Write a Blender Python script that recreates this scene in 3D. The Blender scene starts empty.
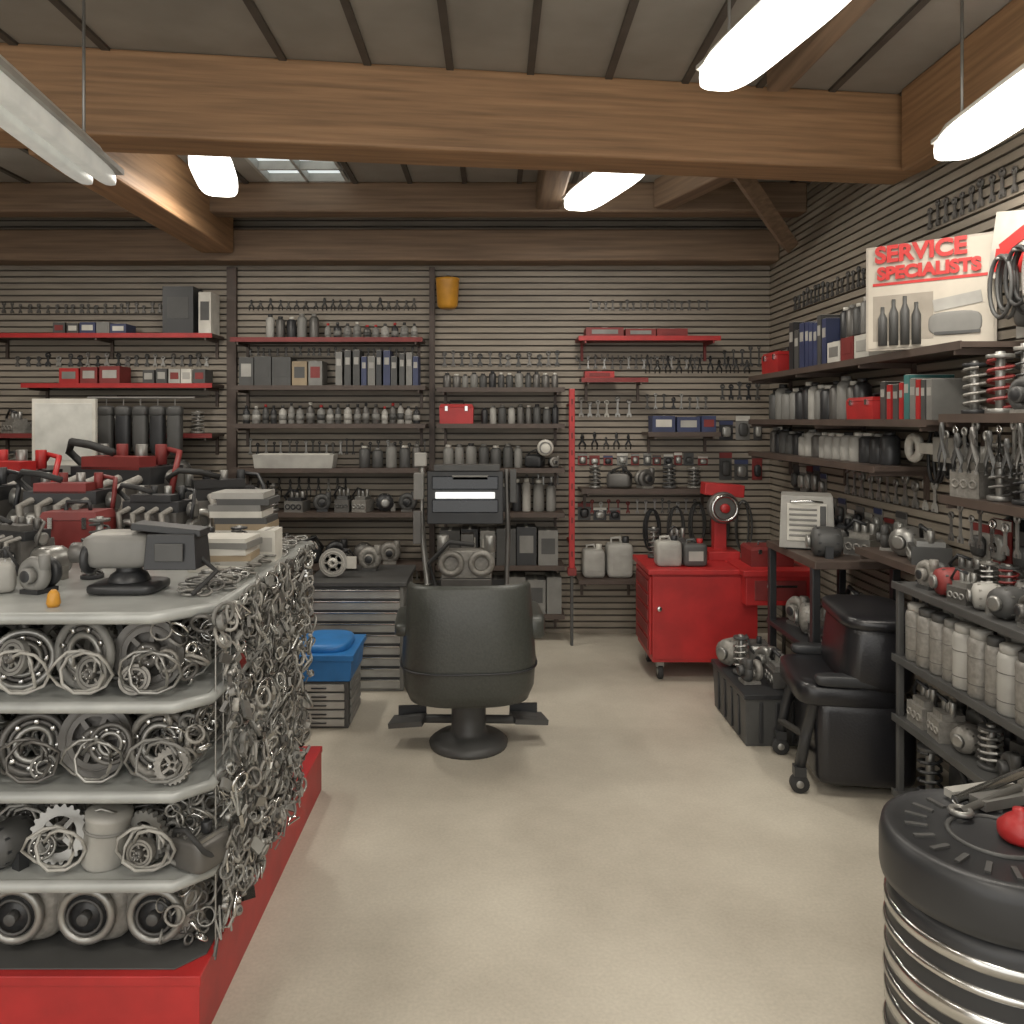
import bpy, math, random
from mathutils import Vector, Matrix, Euler
R=random.Random(11)
pi=math.pi
def lin(c):
    return tuple(((x/255)/12.92 if x/255<=0.04045 else ((x/255+0.055)/1.055)**2.4) for x in c)
MC={}
def mat(name,c,rough=.5,metal=0,var=.18,scale=8,bump=0,emit=0,stretch=(1,1,1)):
    if name in MC: return MC[name]
    m=bpy.data.materials.new(name); m.use_nodes=True; nt=m.node_tree; p=nt.nodes['Principled BSDF']
    L=lin(c)
    tc=nt.nodes.new('ShaderNodeTexCoord'); mp=nt.nodes.new('ShaderNodeMapping'); mp.inputs['Scale'].default_value=stretch
    nz=nt.nodes.new('ShaderNodeTexNoise'); nz.inputs['Scale'].default_value=scale; nz.inputs['Detail'].default_value=5
    cr=nt.nodes.new('ShaderNodeValToRGB')
    cr.color_ramp.elements[0].position=.3; cr.color_ramp.elements[1].position=.7
    cr.color_ramp.elements[0].color=(*[x*(1-var) for x in L],1); cr.color_ramp.elements[1].color=(*[min(1,x*(1+var)) for x in L],1)
    nt.links.new(tc.outputs['Object'],mp.inputs[0]); nt.links.new(mp.outputs[0],nz.inputs['Vector']); nt.links.new(nz.outputs[0],cr.inputs[0]); nt.links.new(cr.outputs[0],p.inputs['Base Color'])
    p.inputs['Roughness'].default_value=rough; p.inputs['Metallic'].default_value=metal
    if bump:
        bp=nt.nodes.new('ShaderNodeBump'); bp.inputs['Strength'].default_value=bump; bp.inputs['Distance'].default_value=.01
        nt.links.new(nz.outputs[0],bp.inputs['Height']); nt.links.new(bp.outputs[0],p.inputs['Normal'])
    if emit:
        p.inputs['Emission Color'].default_value=(*L,1); p.inputs['Emission Strength'].default_value=emit
        try: m.cycles.emission_sampling='NONE'
        except Exception: pass
    MC[name]=m; return m
RED=mat('red_paint',(166,36,36),.45); DRED=mat('dark_red',(118,40,38),.55)
BLK=mat('black_plastic',(40,41,43),.42); DGR=mat('dark_grey',(68,68,67),.5); LEA=mat('black_leather',(27,27,30),.3,bump=.1,scale=120)
GRY=mat('mid_grey',(118,117,113),.5); LGR=mat('light_grey',(158,156,150),.5); WHT=mat('white_card',(196,193,184),.6)
STL=mat('steel',(150,149,145),.38,.7); DST=mat('dark_steel',(98,96,93),.45,.5); CHR=mat('chrome',(200,200,198),.2,1)
CST=mat('cast_alloy',(135,132,126),.5,.35,bump=.3,scale=60); BLU=mat('blue',(38,108,172),.45); DBL=mat('navy',(48,56,88),.5)
YEL=mat('amber',(196,138,44),.45); TEA=mat('teal',(60,112,110),.5); BEI=mat('cardboard',(146,130,106),.7); SHF=mat('shelf_dark_brown',(74,62,55),.55)
PLA=mat('clear_bag',(160,160,155),.22,.3); ORG=mat('orange',(200,90,30),.5); RUB=mat('rubber',(38,38,38),.7)
SHG=mat('shelf_enamel',(158,160,157),.35,.1); SCR=mat('screen_glass',(26,30,36),.1)
WX=mat('wood_x',(152,117,84),.6,var=.3,scale=3,stretch=(.6,9,14),bump=.3)
WD=mat('wood_dark',(120,98,78),.65,var=.3,scale=3,stretch=(.6,9,14),bump=.3)

class B:
    def __init__(s): s.v=[];s.f=[];s.m=[];s.sm=[];s.ms=[];s.T=Matrix()
    def mi(s,m):
        if m not in s.ms: s.ms.append(m)
        return s.ms.index(m)
    def add(s,vs,fs,m,M=None,smooth=False):
        o=len(s.v); A=s.T@M if M is not None else s.T
        s.v+= [A@Vector(v) for v in vs]; k=s.mi(m)
        for f in fs: s.f.append([i+o for i in f]); s.m.append(k); s.sm.append(smooth)
    def X(s,c,rot=(0,0,0)): return Matrix.Translation(c)@Euler(rot).to_matrix().to_4x4()
    def box(s,c,z,m,rot=(0,0,0),taper=1):
        x,y,h=z[0]/2,z[1]/2,z[2]/2;t=taper
        s.add([(-x,-y,-h),(x,-y,-h),(x,y,-h),(-x,y,-h),(-x*t,-y*t,h),(x*t,-y*t,h),(x*t,y*t,h),(-x*t,y*t,h)],
        [(0,3,2,1),(4,5,6,7),(0,1,5,4),(1,2,6,5),(2,3,7,6),(3,0,4,7)],m,s.X(c,rot))
    def bx(s,x0,x1,y0,y1,z0,z1,m): s.box(((x0+x1)/2,(y0+y1)/2,(z0+z1)/2),(x1-x0,y1-y0,z1-z0),m)
    def lathe(s,c,prof,m,seg=16,rot=(0,0,0),smooth=True):
        vs=[];fs=[]
        n=len(prof)
        for r,z in prof:
            for i in range(seg):
                a=2*pi*i/seg; vs.append((r*math.cos(a),r*math.sin(a),z))
        for j in range(n-1):
            for i in range(seg):
                k=(i+1)%seg; fs.append((j*seg+i,j*seg+k,(j+1)*seg+k,(j+1)*seg+i))
        if prof[0][0]>0.0001 : fs.append(tuple(range(seg))[::-1])
        if prof[-1][0]>0.0001: fs.append(tuple((n-1)*seg+i for i in range(seg)))
        s.add(vs,fs,m,s.X(c,rot),smooth)
    def cyl(s,c,r,h,m,seg=16,rot=(0,0,0)):
        e=min(r,h)*.08
        s.lathe(c,[(r-e,-h/2),(r,-h/2+e),(r,h/2-e),(r-e,h/2)],m,seg,rot)
    def torus(s,c,Rr,r,m,rot=(0,0,0),seg=24,rs=8,sc=1,ex=1):
        vs=[];fs=[]
        for i in range(seg):
            a=2*pi*i/seg
            for j in range(rs):
                b=2*pi*j/rs; q=Rr+r*math.cos(b); vs.append((q*math.cos(a),(q+(ex-1)*Rr)*math.sin(a),r*sc*math.sin(b)))
        for i in range(seg):
            for j in range(rs):
                fs.append((i*rs+j,((i+1)%seg)*rs+j,((i+1)%seg)*rs+(j+1)%rs,i*rs+(j+1)%rs))
        s.add(vs,fs,m,s.X(c,rot),True)
    def tube(s,pts,r,m,seg=6):
        vs=[];fs=[];P=[Vector(p) for p in pts];n=len(P)
        for i,p in enumerate(P):
            d=(P[min(i+1,n-1)]-P[max(i-1,0)]).normalized()
            u=d.cross(Vector((0,0,1)))
            if u.length<.05: u=d.cross(Vector((0,1,0)))
            u.normalize(); w=d.cross(u)
            for k in range(seg):
                a=2*pi*k/seg; vs.append(tuple(p+u*r*math.cos(a)+w*r*math.sin(a)))
        for i in range(n-1):
            for k in range(seg):
                q=(k+1)%seg; fs.append((i*seg+k,i*seg+q,(i+1)*seg+q,(i+1)*seg+k))
        fs.append(tuple(range(seg))); fs.append(tuple((n-1)*seg+k for k in range(seg)))
        s.add(vs,fs,m,None,seg>5)
    def se(s,c,z,m,e=.35,rot=(0,0,0),nu=24,nv=14):
        vs=[];fs=[]
        g=lambda w,e:math.copysign(abs(w)**e,w)
        for j in range(nv+1):
            p=-pi/2+pi*j/nv
            for i in range(nu):
                a=2*pi*i/nu
                vs.append((z[0]/2*g(math.cos(p),e)*g(math.cos(a),e),z[1]/2*g(math.cos(p),e)*g(math.sin(a),e),z[2]/2*g(math.sin(p),e)))
        for j in range(nv):
            for i in range(nu):
                k=(i+1)%nu; fs.append((j*nu+i,j*nu+k,(j+1)*nu+k,(j+1)*nu+i))
        s.add(vs,fs,m,s.X(c,rot),True)
    def prism(s,poly,z0,z1,m,c=(0,0,0),rot=(0,0,0)):
        n=len(poly)
        s.add([(x,y,z0) for x,y in poly]+[(x,y,z1) for x,y in poly],
          [tuple(range(n))[::-1],tuple(range(n,2*n))]+[(i,(i+1)%n,n+(i+1)%n,n+i) for i in range(n)],m,s.X(c,rot))
    def done(s,name,bevel=0,parent=None):
        if not s.v: return None
        xs=[v.x for v in s.v];ys=[v.y for v in s.v];zs=[v.z for v in s.v]
        o=Vector(((min(xs)+max(xs))/2,(min(ys)+max(ys))/2,min(zs)))
        me=bpy.data.meshes.new(name); me.from_pydata([tuple(v-o) for v in s.v],[],s.f)
        for m in s.ms: me.materials.append(m)
        me.polygons.foreach_set('material_index',s.m); me.polygons.foreach_set('use_smooth',s.sm); me.update()
        ob=bpy.data.objects.new(name,me); ob.location=o; bpy.context.collection.objects.link(ob)
        if bevel:
            bm=ob.modifiers.new('b','BEVEL'); bm.width=bevel; bm.segments=2; bm.limit_method='ANGLE'; bm.angle_limit=.9
        if parent: ob.parent=parent
        return ob
def Tr(x,y,z): return Matrix.Translation((x,y,z))
def Rz(a): return Matrix.Rotation(a,4,'Z')

# ---------- item recipes ----------
CAPS=[RED,BLK,WHT,DGR]
def i_bottle(b,w,d,h,m):
    r=min(w,d)/2
    b.lathe((0,0,0),[(r*.9,0),(r,h*.04),(r,h*.62),(r*.85,h*.72),(r*.35,h*.82),(r*.33,h*.86)],m,14)
    b.lathe((0,0,0),[(r*.42,h*.86),(r*.42,h)],R.choice(CAPS),12)
    b.lathe((0,0,0),[(r*1.02,h*.2),(r*1.02,h*.5)],R.choice([LGR,GRY,GRY,DGR]),14)
def i_canister(b,w,d,h,m):
    r=min(w,d)/2
    b.lathe((0,0,0),[(r*.9,0),(r,h*.03),(r,h*.8),(r*.9,h*.86),(r*.7,h*.88)],m,16)
    b.lathe((0,0,0),[(r*.8,h*.86),(r*.82,h*.98),(r*.7,h)],R.choice([GRY,DGR,LGR]),14)
    b.torus((0,0,h*.2),r,r*.04,DST,seg=16,rs=5); b.torus((0,0,h*.6),r,r*.04,DST,seg=16,rs=5)
def i_can(b,w,d,h,m):
    r=min(w,d)/2
    b.lathe((0,0,0),[(r*.95,0),(r,h*.03),(r,h*.8),(r*.7,h*.88),(r*.5,h*.9)],m,14)
    b.lathe((0,0,0),[(r*.55,h*.88),(r*.55,h)],R.choice([WHT,BLK,GRY]),12)
def i_box(b,w,d,h,m):
    b.box((0,0,h/2),(w,d,h),m); b.box((0,-d/2-.001,h*.55),(w*.7,.003,h*.45),R.choice([WHT,LGR,DGR,DRED,GRY])); b.box((0,0,h+.001),(w*.15,d,.002),LGR)
def i_book(b,w,d,h,m):
    b.box((0,0,h/2),(w,d,h),m); b.box((0,.004,h/2+.002),(w*.8,d,h),WHT); b.box((0,-d/2-.001,h*.7),(w*.7,.002,h*.2),LGR)
def i_jug(b,w,d,h,m):
    b.se((0,0,h*.42),(w,d,h*.84),m,.3); b.cyl((w*.25,0,h*.9),w*.13,h*.18,R.choice([RED,BLK,WHT]),12)
    b.tube([(-w*.3,0,h*.75),(-w*.3,0,h*.95),(w*.02,0,h*.97),(w*.1,0,h*.78)],w*.06,m)
    b.box((0,-d/2-.001,h*.4),(w*.6,.004,h*.35),LGR)
def i_toolbox(b,w,d,h,m):
    b.box((0,0,h*.35),(w,d,h*.7),m,taper=1.03); b.box((0,0,h*.78),(w*1.04,d*1.05,h*.14),m,taper=.9)
    b.tube([(-w*.22,0,h*.84),(-w*.2,0,h),(w*.2,0,h),(w*.22,0,h*.84)],h*.04,BLK)
    for sx in(-.3,.3): b.box((w*sx,-d*.53,h*.66),(w*.08,.01,h*.2),CHR)
def disc(b,Rr,t,m,hub=DST):
    b.lathe((0,0,0),[(Rr*.62,-t/2),(Rr,-t/2),(Rr,t/2),(Rr*.62,t/2),(Rr*.62,-t/2)],m,28,smooth=False)
    b.torus((0,0,t/2),Rr*.8,Rr*.03,hub,seg=24,rs=6)
    b.lathe((0,0,0),[(Rr*.16,-t),(Rr*.32,-t*.8),(Rr*.36,t*.8),(Rr*.3,t*1.3),(Rr*.14,t*1.3),(Rr*.14,-t)],hub,20)
    for i in range(6):
        a=i*pi/3; b.box((Rr*.48*math.cos(a),Rr*.48*math.sin(a),0),(Rr*.4,Rr*.13,t*.8),m,(0,0,a))
        b.cyl((Rr*.24*math.cos(a+.5),Rr*.24*math.sin(a+.5),t*1.3),Rr*.04,t*.4,CHR,8)
def gear(b,Rr,t,m):
    n=22; poly=[]
    for i in range(n*4):
        a=2*pi*i/(n*4); r=Rr if i%4 in(0,1) else Rr*.9; poly.append((r*math.cos(a),r*math.sin(a)))
    inn=[(Rr*.6*math.cos(2*pi*i/(n*4)),Rr*.6*math.sin(2*pi*i/(n*4))) for i in range(n*4)]
    N=n*4
    vs=[(x,y,-t/2) for x,y in poly]+[(x,y,t/2) for x,y in poly]+[(x,y,-t/2) for x,y in inn]+[(x,y,t/2) for x,y in inn]
    fs=[]
    for i in range(N):
        k=(i+1)%N; fs+=[(i,k,N+k,N+i),(N+i,N+k,3*N+k,3*N+i),(2*N+k,2*N+i,3*N+i,3*N+k),(k,i,2*N+i,2*N+k)]
    b.add(vs,fs,m)
    for i in range(4):
        a=i*pi/2; b.box((Rr*.4*math.cos(a),Rr*.4*math.sin(a),0),(Rr*.46,Rr*.16,t*.7),m,(0,0,a))
    b.torus((0,0,0),Rr*.18,Rr*.08,m,seg=16,rs=6,sc=1.5)
def bearing(b,Rr,t,m):
    b.torus((0,0,0),Rr*.88,Rr*.12,m,seg=28,rs=8); b.torus((0,0,0),Rr*.5,Rr*.1,STL,seg=22,rs=6); b.torus((0,0,-.004),Rr*.68,Rr*.08,DST,seg=22,rs=6)
    for i in range(8):
        a=i*pi/4; b.cyl((Rr*.69*math.cos(a),Rr*.69*math.sin(a),.004),Rr*.08,t,CHR,8)
def i_disc(b,w,d,h,m):
    S=b.T; r=min(w,h)/2; b.T=S@Tr(0,0,r)@Matrix.Rotation(pi/2,4,'X')@Matrix.Rotation(R.random(),4,'Z')
    R.choice([disc,gear,bearing])(b,r,.02,m); b.T=S
def i_part(b,w,d,h,m):
    k=R.randrange(5); s=min(w,d,h); a=R.uniform(-.6,.6); S=b.T; b.T=S@Rz(a)
    m2=R.choice([CST,DST,STL,BLK,DGR]); r=s*.42
    if k==0:
        b.lathe((0,0,r),[(r*.5,-r),(r*.9,-r*.85),(r,-r*.4),(r,r*.4),(r*.9,r*.8),(r*.4,r)],m,18,(pi/2,0,0))
        for i in range(10):
            q=2*pi*i/10; b.box((math.cos(q)*r*.92,0,r+math.sin(q)*r*.92),(r*.12,r*1.3,r*.12),m2,(0,-q,0))
        b.lathe((0,-r*1.15,r),[(r*.35,-.1*r),(r*.5,-.08*r),(r*.38,0),(r*.5,.08*r),(r*.35,.12*r)],STL,16,(pi/2,0,0))
        b.box((r*.9,0,r*.4),(r*.5,r*.5,r*.8),m2)
    elif k==1:
        b.torus((0,-r*.3,r),r*.66,r*.33,m,(pi/2,0,0)); b.torus((0,r*.6,r),r*.55,r*.3,m2,(pi/2,0,0))
        b.cyl((0,-r*.7,r),r*.42,r*.5,m,16,(pi/2,0,0)); b.cyl((0,-r*.96,r),r*.32,r*.02,BLK,16,(pi/2,0,0))
        b.cyl((r*.66,-.3*r,r*1.7),r*.3,r*.8,m,14); b.box((0,0,r*.12),(r*1.2,r*1.4,r*.24),m2)
    elif k==2:
        b.box((0,0,h*.22),(w*.8,d*.7,h*.44),m); b.box((0,0,h*.5),(w*.6,d*.5,h*.14),m2)
        for sx in(-.24,0,.24):
            b.cyl((w*sx,0,h*.68),w*.09,h*.3,STL,12); b.torus((w*sx,-d*.36,h*.22),w*.09,w*.03,m2,(pi/2,0,0),14,6)
        b.tube([(-w*.4,0,h*.3),(-w*.52,-.02,h*.6),(-w*.2,-.03,h*.9),(w*.1,-.01,h*.8)],w*.05,BLK)
    elif k==3:
        b.cyl((0,0,h*.5),w*.1,h*.95,STL,12)
        pts=[(w*.25*math.cos(t*.7),w*.25*math.sin(t*.7),h*.1+h*.75*t/44) for t in range(45)]
        b.tube(pts,w*.04,m,5); b.cyl((0,0,h*.05),w*.3,h*.08,m2,14); b.cyl((0,0,h*.9),w*.28,h*.06,m2,14)
    else:
        b.se((0,0,h*.3),(w*.95,d*.7,h*.6),m,.4)
        for i in range(5): b.box((w*(-.36+.18*i),0,h*.58),(w*.05,d*.55,h*.1),m2)
        b.cyl((w*.2,0,h*.72),w*.1,h*.2,BLK,12)
        b.tube([(w*.4,-.0,h*.2),(w*.5,-d*.3,h*.5),(w*.2,-d*.4,h*.85),(-w*.2,-d*.3,h*.7),(-w*.4,-d*.2,h*.3)],w*.05,RUB)
    b.T=S
def i_wrench(b,w,d,h,m):
    y=d*.5-.008
    b.box((0,y,h*.5),(w*.28,.006,h*.8),m); b.torus((0,y,h*.94-w*.1),w*.28,w*.12,m,(pi/2,0,0),12,6)
    b.prism([(-w*.35,0),(-w*.12,0),(-w*.12,w*.3),(w*.12,w*.3),(w*.12,0),(w*.35,0),(w*.35,w*.4),(w*.12,w*.7),(-w*.12,w*.7),(-w*.35,w*.4)],-.004,.004,m,(0,y,0),(pi/2,0,0))
def i_plier(b,w,d,h,m):
    y=d*.5-.01
    for s_ in(-1,1):
        b.tube([(s_*w*.3,y,0),(s_*w*.35,y,h*.3),(0,y,h*.62),(-s_*w*.12,y,h*.8),(0,y,h)],w*.12,m)
def i_pack(b,w,d,h,m):
    b.box((0,d*.5-.006,h*.5),(w,.004,h),m); b.box((0,d*.5-.01,h*.88),(w,.004,h*.2),R.choice([DRED,DGR,WHT,DBL,GRY]))
    b.se((0,d*.5-.022,h*.42),(w*.7,.035,h*.55),R.choice([STL,BLK,DGR,PLA]),.6,nu=10,nv=6)
def i_belt(b,w,d,h,m):
    n=R.randint(2,3)
    for i in range(n):
        y=d*.5-.015-i*.018; ww=w*R.uniform(.3,.48); ex=(h/2)/ww*R.uniform(.75,1)
        b.torus((R.uniform(-.01,.01),y,h-ww*ex),ww,.008,m,(pi/2,0,0),24,6,ex=ex)
    b.cyl((0,d*.5-.03,h-.01),.006,.07,STL,8,(pi/2,0,0))
KI=dict(bottle=i_bottle,canister=i_canister,can=i_can,box=i_box,book=i_book,jug=i_jug,toolbox=i_toolbox,disc=i_disc,part=i_part,wrench=i_wrench,plier=i_plier,pack=i_pack,belt=i_belt)
def row(name,kind,F,x0,x1,z,d,w,h,mats,gap=.01,hv=.2,bevel=0):
    b=B(); x=x0
    while x+w*.6<=x1:
        ww=w*R.uniform(.8,1.15); hh=h*R.uniform(1-hv,1)
        if x+ww>x1+.01: ww=x1-x
        b.T=F@Tr(x+ww/2,0,z); KI[kind](b,ww,d,hh,R.choice(mats)); x+=ww+gap*R.uniform(.5,1.8)
    return b.done(name,bevel)

# ---------- room ----------
XW,YW,XL,YB,ZC=2.06,6.0,-4.0,-2.2,3.17
fm=bpy.data.materials.new('concrete_floor'); fm.use_nodes=True; nt=fm.node_tree; p=nt.nodes['Principled BSDF']
tc=nt.nodes.new('ShaderNodeTexCoord')
n1=nt.nodes.new('ShaderNodeTexNoise'); n1.inputs['Scale'].default_value=1.1; n1.inputs['Detail'].default_value=7; n1.inputs['Roughness'].default_value=.6
n2=nt.nodes.new('ShaderNodeTexNoise'); n2.inputs['Scale'].default_value=90; n2.inputs['Detail'].default_value=4
c1=nt.nodes.new('ShaderNodeValToRGB'); c1.color_ramp.elements[0].position=.3;c1.color_ramp.elements[1].position=.66
c1.color_ramp.elements[0].color=(*lin((160,152,138)),1); c1.color_ramp.elements[1].color=(*lin((196,189,174)),1)
mx=nt.nodes.new('ShaderNodeMixRGB'); mx.blend_type='OVERLAY'; mx.inputs[0].default_value=.18
for n in(n1,n2): nt.links.new(tc.outputs['Object'],n.inputs['Vector'])
nt.links.new(n1.outputs[0],c1.inputs[0]); nt.links.new(c1.outputs[0],mx.inputs[1]); nt.links.new(n2.outputs[0],mx.inputs[2]); nt.links.new(mx.outputs[0],p.inputs['Base Color'])
p.inputs['Roughness'].default_value=.5
b=B(); b.bx(XL-.1,XW+.1,YB,YW+.1,-.1,0,fm); b.done('floor')
SLT=mat('slatwall_taupe',(138,129,116),.6,var=.2,scale=2,stretch=(1,1,12)); GRV=mat('slat_groove',(66,60,54),.7)
def slat(name,F,L,a=0):
    b=B(); b.T=F; b.bx(a,L,.02,.1,0,ZC,GRV); z=.0
    while z<ZC-.01:
        z1=min(z+.034,ZC); b.bx(a,L,.0,.02,z,z1,SLT); z+=.047
    b.done(name)
slat('wall_back',Tr(XL,YW,0),XW-XL+.1,-.1)
slat('wall_right',Tr(XW,YW,0)@Rz(-pi/2),YW-YB)
slat('wall_left',Tr(XL,YB,0)@Rz(pi/2),YW-YB)
CP=mat('ceiling_panel',(138,133,125),.7,var=.15,scale=3); CS=mat('ceiling_seam',(72,66,60),.7)
b=B()
b.bx(XL-.1,-1.5,YB,YW+.1,ZC,ZC+.08,CP); b.bx(-.95,XW+.1,YB,YW+.1,ZC,ZC+.08,CP); b.bx(-1.5,-.95,YB,4.75,ZC,ZC+.08,CP); b.bx(-1.5,-.95,5.5,YW+.1,ZC,ZC+.08,CP)
b.done('ceiling')
b=B(); x=XL+.2
while x<XW:
    if not(-1.52<x<-.93): b.bx(x-.016,x+.016,YB,YW,ZC-.015,ZC,CS)
    x+=.36
b.done('trim_1')
SKY=mat('skylight_glass',(215,225,225),.3,emit=1.0)
b=B(); b.bx(-1.5,-.95,4.6,5.5,ZC+.05,ZC+.07,SKY)
for y in(4.75,5.0,5.25,5.47): b.bx(-1.5,-.95,y,y+.02,ZC-.005,ZC+.05,LGR)
for x in(-1.5,-1.24,-.98): b.bx(x,x+.02,4.75,5.5,ZC-.005,ZC+.05,LGR)
b.done('window_1')
def beam(name,p0,p1,w,z0,z1,m):
    d=Vector((p1[0]-p0[0],p1[1]-p0[1],0)); a=math.atan2(d.y,d.x); b=B()
    b.box((0,0,0),(d.length,w,z1-z0),m)
    ob=b.done(name,.015); ob.location=((p0[0]+p1[0])/2,(p0[1]+p1[1])/2,z0); ob.rotation_euler=(0,0,a); return ob
beam('ceiling_beam',(XL,3.18),(XW,3.98),.24,2.8,ZC,WX)
beam('ceiling_crossbeam',(XL,5.35),(XW,5.35),.16,2.97,ZC,WD)
beam('wall_plate_beam',(XL,5.88),(XW,5.88),.2,2.75,2.98,WD)
beam('ceiling_joist',(-2.0,3.62),(-2.0,5.76),.24,2.8,ZC,WX)
beam('eave_beam',(1.99,YB),(1.99,3.8),.13,2.78,ZC,WX)
beam('ceiling_joist',(1.5,4.1),(1.1,5.25),.14,2.98,ZC,WD)
beam('ceiling_joist',(.35,4.0),(.35,5.25),.16,2.98,ZC,WD)
beam('ceiling_joist',(1.45,YB),(1.25,3.55),.1,3.05,ZC,WD)
b=B(); b.tube([(1.1,4.1,3.1),(1.95,5.3,2.76)],.06,WD,4); b.done('knee_brace')
b=B(); b.bx(-3.92,-3.84,5.92,5.98,0,2.74,WD); b.bx(-2.0,-1.93,5.96,6.0,.0,2.74,SHF); b.bx(-.49,-.45,5.96,6.0,0,2.74,SHF); b.done('trim_2')

# ---------- lamps ----------
TUB=mat('lamp_diffuser',(255,250,238),.4,emit=5); OFF=mat('lamp_diffuser_dim',(214,214,206),.4,emit=.3)
def lamp(p0,p1,z,w,power,rods=True,two=False,warm=(1,.93,.82)):
    d=Vector((p1[0]-p0[0],p1[1]-p0[1],0)); L=d.length; a=math.atan2(d.y,d.x)
    b=B(); b.T=Tr((p0[0]+p1[0])/2,(p0[1]+p1[1])/2,z)@Rz(a)
    b.box((0,0,.075),(L*.96,w*.7,.05),WHT,taper=.8)
    if two:
        for s in(-1,1): b.se((0,s*w*.28,.01),(L,w*.36,.07),OFF,.45)
        b.box((0,0,.045),(L,w*1.1,.02),LGR)
    else:
        b.se((0,0,.02),(L,w,.11),TUB,.5,nu=40); b.box((0,0,.05),(L*.9,w*.9,.015),WHT)
    if rods:
        for s in(-.35,.35): b.cyl((L*s,0,(ZC-z+.09)/2),.006,ZC-z-.09,STL,8)
    ob=b.done('fluorescent_lamp')
    if power:
        l=bpy.data.lights.new('tube_light','AREA'); l.shape='ELLIPSE'; l.size=L*.9; l.size_y=w*.75; l.energy=power; l.color=warm
        lo=bpy.data.objects.new('tube_light',l); bpy.context.collection.objects.link(lo)
        M=Matrix.Translation(((p0[0]+p1[0])/2,(p0[1]+p1[1])/2,z-.04))@Rz(a)
        lo.parent=ob; lo.matrix_parent_inverse=Matrix.Translation(ob.location).inverted(); lo.matrix_basis=M
lamp((.79,2.9),(.95,2.1),2.8,.19,16); lamp((1.76,3.12),(1.69,2.3),2.62,.17,11)
lamp((-1.64,4.8),(-1.48,4.1),2.95,.22,18); lamp((.5,5.05),(.74,4.2),2.93,.22,19)
lamp((-1.5,3.05),(-1.36,1.9),2.5,.15,5,two=True)
for x in(-2.8,0.2):
    for y in(.9,-1.0): lamp((x,y),(x,y-.9),2.95,.24,27)  # unseen fill lamps, added overhead and behind the camera to brighten the room
lamp((-3.1,4.6),(-3.1,3.8),2.9,.24,20)

# ---------- shelves ----------
BF=lambda d:Tr(0,YW-d,0)
def RF(d): return Tr(XW-d,0,0)@Rz(-pi/2)
def shelf(F,x0,x1,z,d,edge=SHF,m=SHF,name='stock_shelf'):
    b=B(); b.T=F
    b.bx(x0,x1,0,d,z-.022,z,m); b.bx(x0,x1,-.006,0,z-.03,z+.003,edge)
    n=max(2,int((x1-x0)/.8)+1)
    for i in range(n):
        x=x0+.05+(x1-x0-.1)*i/(n-1); b.box((x,d*.5,z-.035),(.012,d,.026),m)
        b.box((x,d-.01,z-.09),(.02,.02,.14),m)
    return b.done(name)
D=.26
f=BF(D); fc=BF(D/2)
GM=[GRY,DGR,BLK,LGR,DST]; PM=[CST,DST,STL,DGR,BLK]
shelf(f,-3.7,-2.03,2.22,D,RED); shelf(f,-1.9,-.52,2.19,D,DRED); shelf(f,-3.4,-2.03,1.86,D,RED); shelf(f,-1.9,-.5,1.845,D,SHF)
shelf(f,-.42,.5,1.83,D,SHF); shelf(f,-1.9,-.5,1.57,D); shelf(f,-.42,.5,1.57,D); shelf(f,-1.9,-.5,1.25,D); shelf(f,-.42,.5,1.25,D)
shelf(f,.6,1.62,2.2,D,RED,DRED); shelf(f,1.1,1.62,1.51,D); shelf(f,-1.9,-.5,.93,D); shelf(f,-.42,.5,.93,D); shelf(f,.62,1.1,1.9,D*.6,DRED)
shelf(f,-3.7,-2.03,1.5,D,DRED); shelf(f,-3.7,-2.03,1.15,D); shelf(f,.62,1.6,1.1,D); shelf(f,-.42,.5,.55,D); shelf(f,-1.9,-.5,.55,D); shelf(f,-.42,.5,.2,D); shelf(f,.6,1.05,.45,D)
row('spray_cans','can',fc,-1.68,-1.28,2.19,.07,.065,.2,GM); row('small_oil_bottles','bottle',fc,-1.25,-.56,2.19,.06,.06,.13,GM)
row('cardboard_boxes','box',fc,-3.2,-2.6,2.22,.16,.1,.09,[DGR,DBL,GRY]); b=B(); b.T=Tr(-2.28,5.85,2.22); i_box(b,.22,.2,.34,BLK); b.done('speaker_box')
b=B(); b.T=Tr(-2.09,5.85,2.22); i_box(b,.09,.18,.3,WHT); b.done('white_parts_box')
row('red_parts_boxes','box',fc,-3.15,-2.7,1.86,.18,.15,.14,[RED,DRED]); row('parts_boxes','box',fc,-2.55,-2.1,1.86,.16,.09,.12,[LGR,WHT,DGR])
row('parts_boxes','box',fc,-1.85,-1.25,1.845,.18,.12,.22,[DGR,GRY,BEI,BLK]); row('service_manuals','book',fc,-1.15,-.55,1.845,.2,.045,.26,[DGR,BLK,DBL,DGR,GRY,BLK])
row('spray_cans','can',fc,-.38,.48,1.83,.06,.055,.13,GM); row('small_oil_bottles','bottle',fc,-1.85,-.55,1.57,.06,.055,.16,GM)
b=B(); b.T=Tr(-.28,5.87,1.57); i_toolbox(b,.24,.16,.17,RED); b.done('red_toolbox')
row('spray_cans','can',fc,-.1,.47,1.57,.06,.055,.15,GM)
row('filter_canisters','can',fc,-1.0,-.55,1.25,.08,.08,.18,GM); row('filter_canisters','can',fc,-.38,.2,1.25,.08,.08,.2,GM); row('engine_parts','part',fc,.22,.48,1.25,.16,.13,.16,PM)
b=B(); b.T=Tr(-1.45,5.82,1.25); b.box((0,0,.05),(.56,.15,.1),LGR,taper=1.05); b.box((0,0,.1),(.52,.12,.01),WHT); b.done('parts_tray',.004)
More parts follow.
